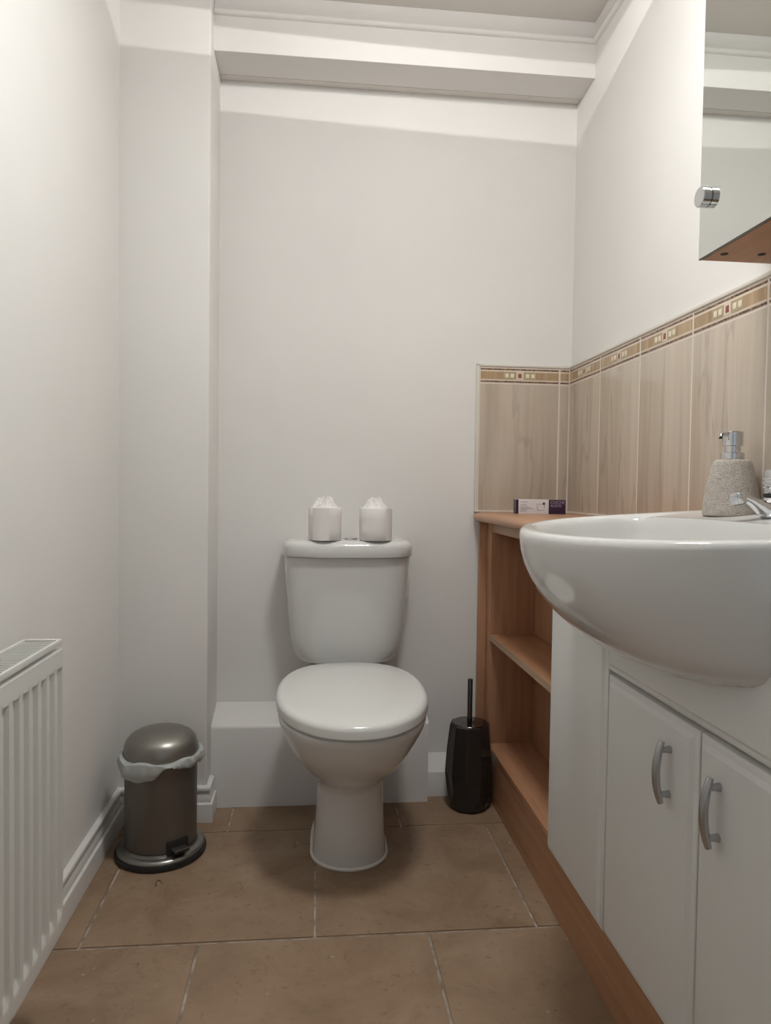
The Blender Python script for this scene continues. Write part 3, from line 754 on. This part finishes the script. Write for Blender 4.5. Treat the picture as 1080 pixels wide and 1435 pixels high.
text('lettering', 'ALEXIS', 0.0104, Lb * 0.690, Hb * 0.50, M_INKL)
bm = bmesh.new()
for z, x0, x1 in ((0.83, 0.10, 0.24), (0.66, 0.10, 0.22), (0.55, 0.10, 0.24), (0.44, 0.10, 0.30), (0.36, 0.10, 0.36), (0.27, 0.10, 0.23), (0.19, 0.10, 0.22)):
    box(bm, Lb * x0, Lb * x1, -0.0004, 0.0002, Hb * z - 0.0007, Hb * z + 0.0007, M=Mb)
bmk('print_lines', bm, M_INKG, t)
bm = bmesh.new()
fx0, fx1, fz0, fz1, th = Lb * 0.435, Lb * 0.575, Hb * 0.26, Hb * 0.68, 0.0007
for d in ((fx0, fx1, fz0 - th, fz0 + th), (fx0, fx1 - 0.006, fz1 - th, fz1 + th), (fx0 - th, fx0 + th, fz0, fz1), (fx1 - th, fx1 + th, fz0 + 0.005, fz1)):
    box(bm, d[0], d[1], -0.0004, 0.0002, d[2], d[3], M=Mb)
bmk('print_drawing', bm, M_INKG, t)
bm = bmesh.new(); c = V(fx1 - 0.0015, 0, fz1 + 0.0015)
st = [Mb @ V(c.x + (0.0052 if k % 2 == 0 else 0.0026) * math.cos(PI * k / 7), -0.00045, c.z + (0.0052 if k % 2 == 0 else 0.0026) * math.sin(PI * k / 7)) for k in range(14)]
vs, fs = loft([st, [v + Mb.to_3x3() @ V(0, 0.0005, 0) for v in st]])
bv = [bm.verts.new(v) for v in vs]
for f in fs: bm.faces.new([bv[i] for i in f])
bmk('print_star', bm, M_INKD, t)

# ------------------------------------------------------------------ mirror cabinet
MX, MY0, MY1, MZ0, MZ1 = 0.636, 0.55, 1.150, 1.291, 1.95
t = thing('mirror_cabinet', 'wall cabinet with mirror door and beech underside above the basin', 'mirror cabinet', (0.70, 0.85, MZ0))
bm = bmesh.new()
X0 = MX + 0.0065
box(bm, X0, XR - 0.0005, MY0, MY1 - 0.001, MZ0, MZ0 + 0.016); box(bm, X0, XR - 0.0005, MY0, MY1 - 0.001, MZ1 - 0.016, MZ1)
box(bm, X0, XR - 0.0005, MY0, MY0 + 0.016, MZ0 + 0.016, MZ1 - 0.016); box(bm, X0, XR - 0.0005, MY1 - 0.017, MY1 - 0.001, MZ0 + 0.016, MZ1 - 0.016)
box(bm, XR - 0.006, XR - 0.0005, MY0 + 0.016, MY1 - 0.017, MZ0 + 0.016, MZ1 - 0.016)
bmk('case', bm, M_WOODY, t)
dr = boxo('mirror_door', (MX + 0.0008, MX + 0.005, MY0, MY1, MZ0, MZ1), M_MEDGE, t)
mk('mirror_face', [(MX, MY0 + 0.001, MZ0 + 0.001), (MX, MY1 - 0.001, MZ0 + 0.001), (MX, MY1 - 0.001, MZ1 - 0.001), (MX, MY0 + 0.001, MZ1 - 0.001),
                   (MX + 0.001, MY0 + 0.001, MZ0 + 0.001), (MX + 0.001, MY1 - 0.001, MZ0 + 0.001), (MX + 0.001, MY1 - 0.001, MZ1 - 0.001), (MX + 0.001, MY0 + 0.001, MZ1 - 0.001)],
   [(0, 3, 2, 1), (4, 5, 6, 7), (0, 1, 5, 4), (1, 2, 6, 5), (2, 3, 7, 6), (3, 0, 4, 7)], M_MIRROR, dr)
ky, kz = 1.128, 1.3865
rings = [circ((x, ky, kz), r, 40, 'x') for x, r in ((MX - 0.0002, 0.0150), (MX - 0.0012, 0.0150), (MX - 0.0018, 0.0162), (MX - 0.0128, 0.0162), (MX - 0.0138, 0.0154), (MX - 0.0138, 0.008), (MX - 0.0138, 0.001))]
lofto('knob', rings, M_CHROME, dr, sharp=30)
for hx, hy in ((0.660, 1.113), (0.720, 1.106), (0.660, 0.62), (0.720, 0.62)):
    latheo('hole_plug', (hx, hy, MZ0 - 0.0006), [(0.0062, 0), (0.0062, 0.001)], M_DARK, t, n=20)

# ------------------------------------------------------------------ lamps
lx, ly, lz = BULB_AT
t = thing('ceiling_light', 'small slotted white ceiling light above the middle of the room', 'light', (lx, ly, ZC))
def kz_lo(a): return -0.0153 + 0.2397 * math.sin(a) + 0.0341 * math.cos(a)
def kz_up(a): return -0.0287 + 0.1105 * math.sin(a) + 0.0237 * math.cos(a)
R = 0.125; N = 96
AA = [2 * PI * k / N for k in range(N)]
rim = [V(lx + R * math.cos(a), ly + R * math.sin(a), lz - kz_lo(a) * R) for a in AA]
rim_i = [V(lx + (R - 0.002) * math.cos(a), ly + (R - 0.002) * math.sin(a), lz - kz_lo(a) * R - 0.0005) for a in AA]
dish = [[V(lx + R * q * math.cos(a), ly + R * q * math.sin(a), lz - kz_lo(a) * R - d) for a in AA] for q, d in ((0.99, 0.012), (0.95, 0.024), (0.86, 0.037), (0.70, 0.047), (0.48, 0.054), (0.25, 0.058), (0.05, 0.059))]
dish_i = [[V(lx + R * q * math.cos(a), ly + R * q * math.sin(a), lz - kz_lo(a) * R - d) for a in AA] for q, d in ((0.96, 0.012), (0.92, 0.023), (0.83, 0.035), (0.67, 0.044), (0.45, 0.051), (0.22, 0.055), (0.05, 0.056))]
M_SHADE = plain('lamp_shade_white', (0.8, 0.78, 0.74), 0.5)
M_OPAL, nt, b = nm('lit_opal_dish'); b.inputs['Base Color'].default_value = (0.8, 0.78, 0.74, 1)
b.inputs['Emission Color'].default_value = (0.985, 1.0, 0.995, 1); b.inputs['Emission Strength'].default_value = SHADE_EMIT
lofto('shade', list(reversed(dish)), M_OPAL, t, False, False)
lofto('shade_rim', [dish[0], rim, rim_i] + dish_i, M_SHADE, t, False, True)
up_ = [V(lx + R * math.cos(a), ly + R * math.sin(a), lz - kz_up(a) * R) for a in AA]
up_i = [V(lx + 0.3 * R * math.cos(a), ly + 0.3 * R * math.sin(a), max(lz + 0.004, lz - kz_up(a) * R * 0.3)) for a in AA]
base0 = [V(v.x, v.y, ZC - 0.0005) for v in up_]
lofto('mount', [base0, up_, up_i], M_SHADE, t)
ld = bpy.data.lights.new('bulb', 'POINT'); ld.energy = BULB_WATT; ld.color = (1.0, 0.99, 0.97); ld.shadow_soft_size = 0.0006
lo2 = bpy.data.objects.new('bulb', ld); COL.objects.link(lo2); lo2.location = (lx - lx, 0, lz - ZC); lo2.parent = t

gx, gy, gz = GLOBE_AT
t = thing('globe_light', 'round opal glass globe light on the ceiling near the doorway', 'light', (gx, gy, ZC))
m, nt, b = nm('lit_opal_glass'); b.inputs['Base Color'].default_value = (0.8, 0.78, 0.74, 1)
b.inputs['Emission Color'].default_value = (0.985, 1.0, 0.995, 1); b.inputs['Emission Strength'].default_value = GLOBE_EMIT
latheo('globe', (gx, gy, gz), [(0.07 * math.sin(PI * k / 16), -0.07 * math.cos(PI * k / 16)) for k in range(1, 16)], m, t, n=32)
latheo('rose', (gx, gy, gz + 0.066), [(0.030, 0), (0.032, 0.004), (0.032, 0.05), (0.06, ZC - gz - 0.071), (0.06, ZC - gz - 0.0665)], M_SHADE, t, n=32)
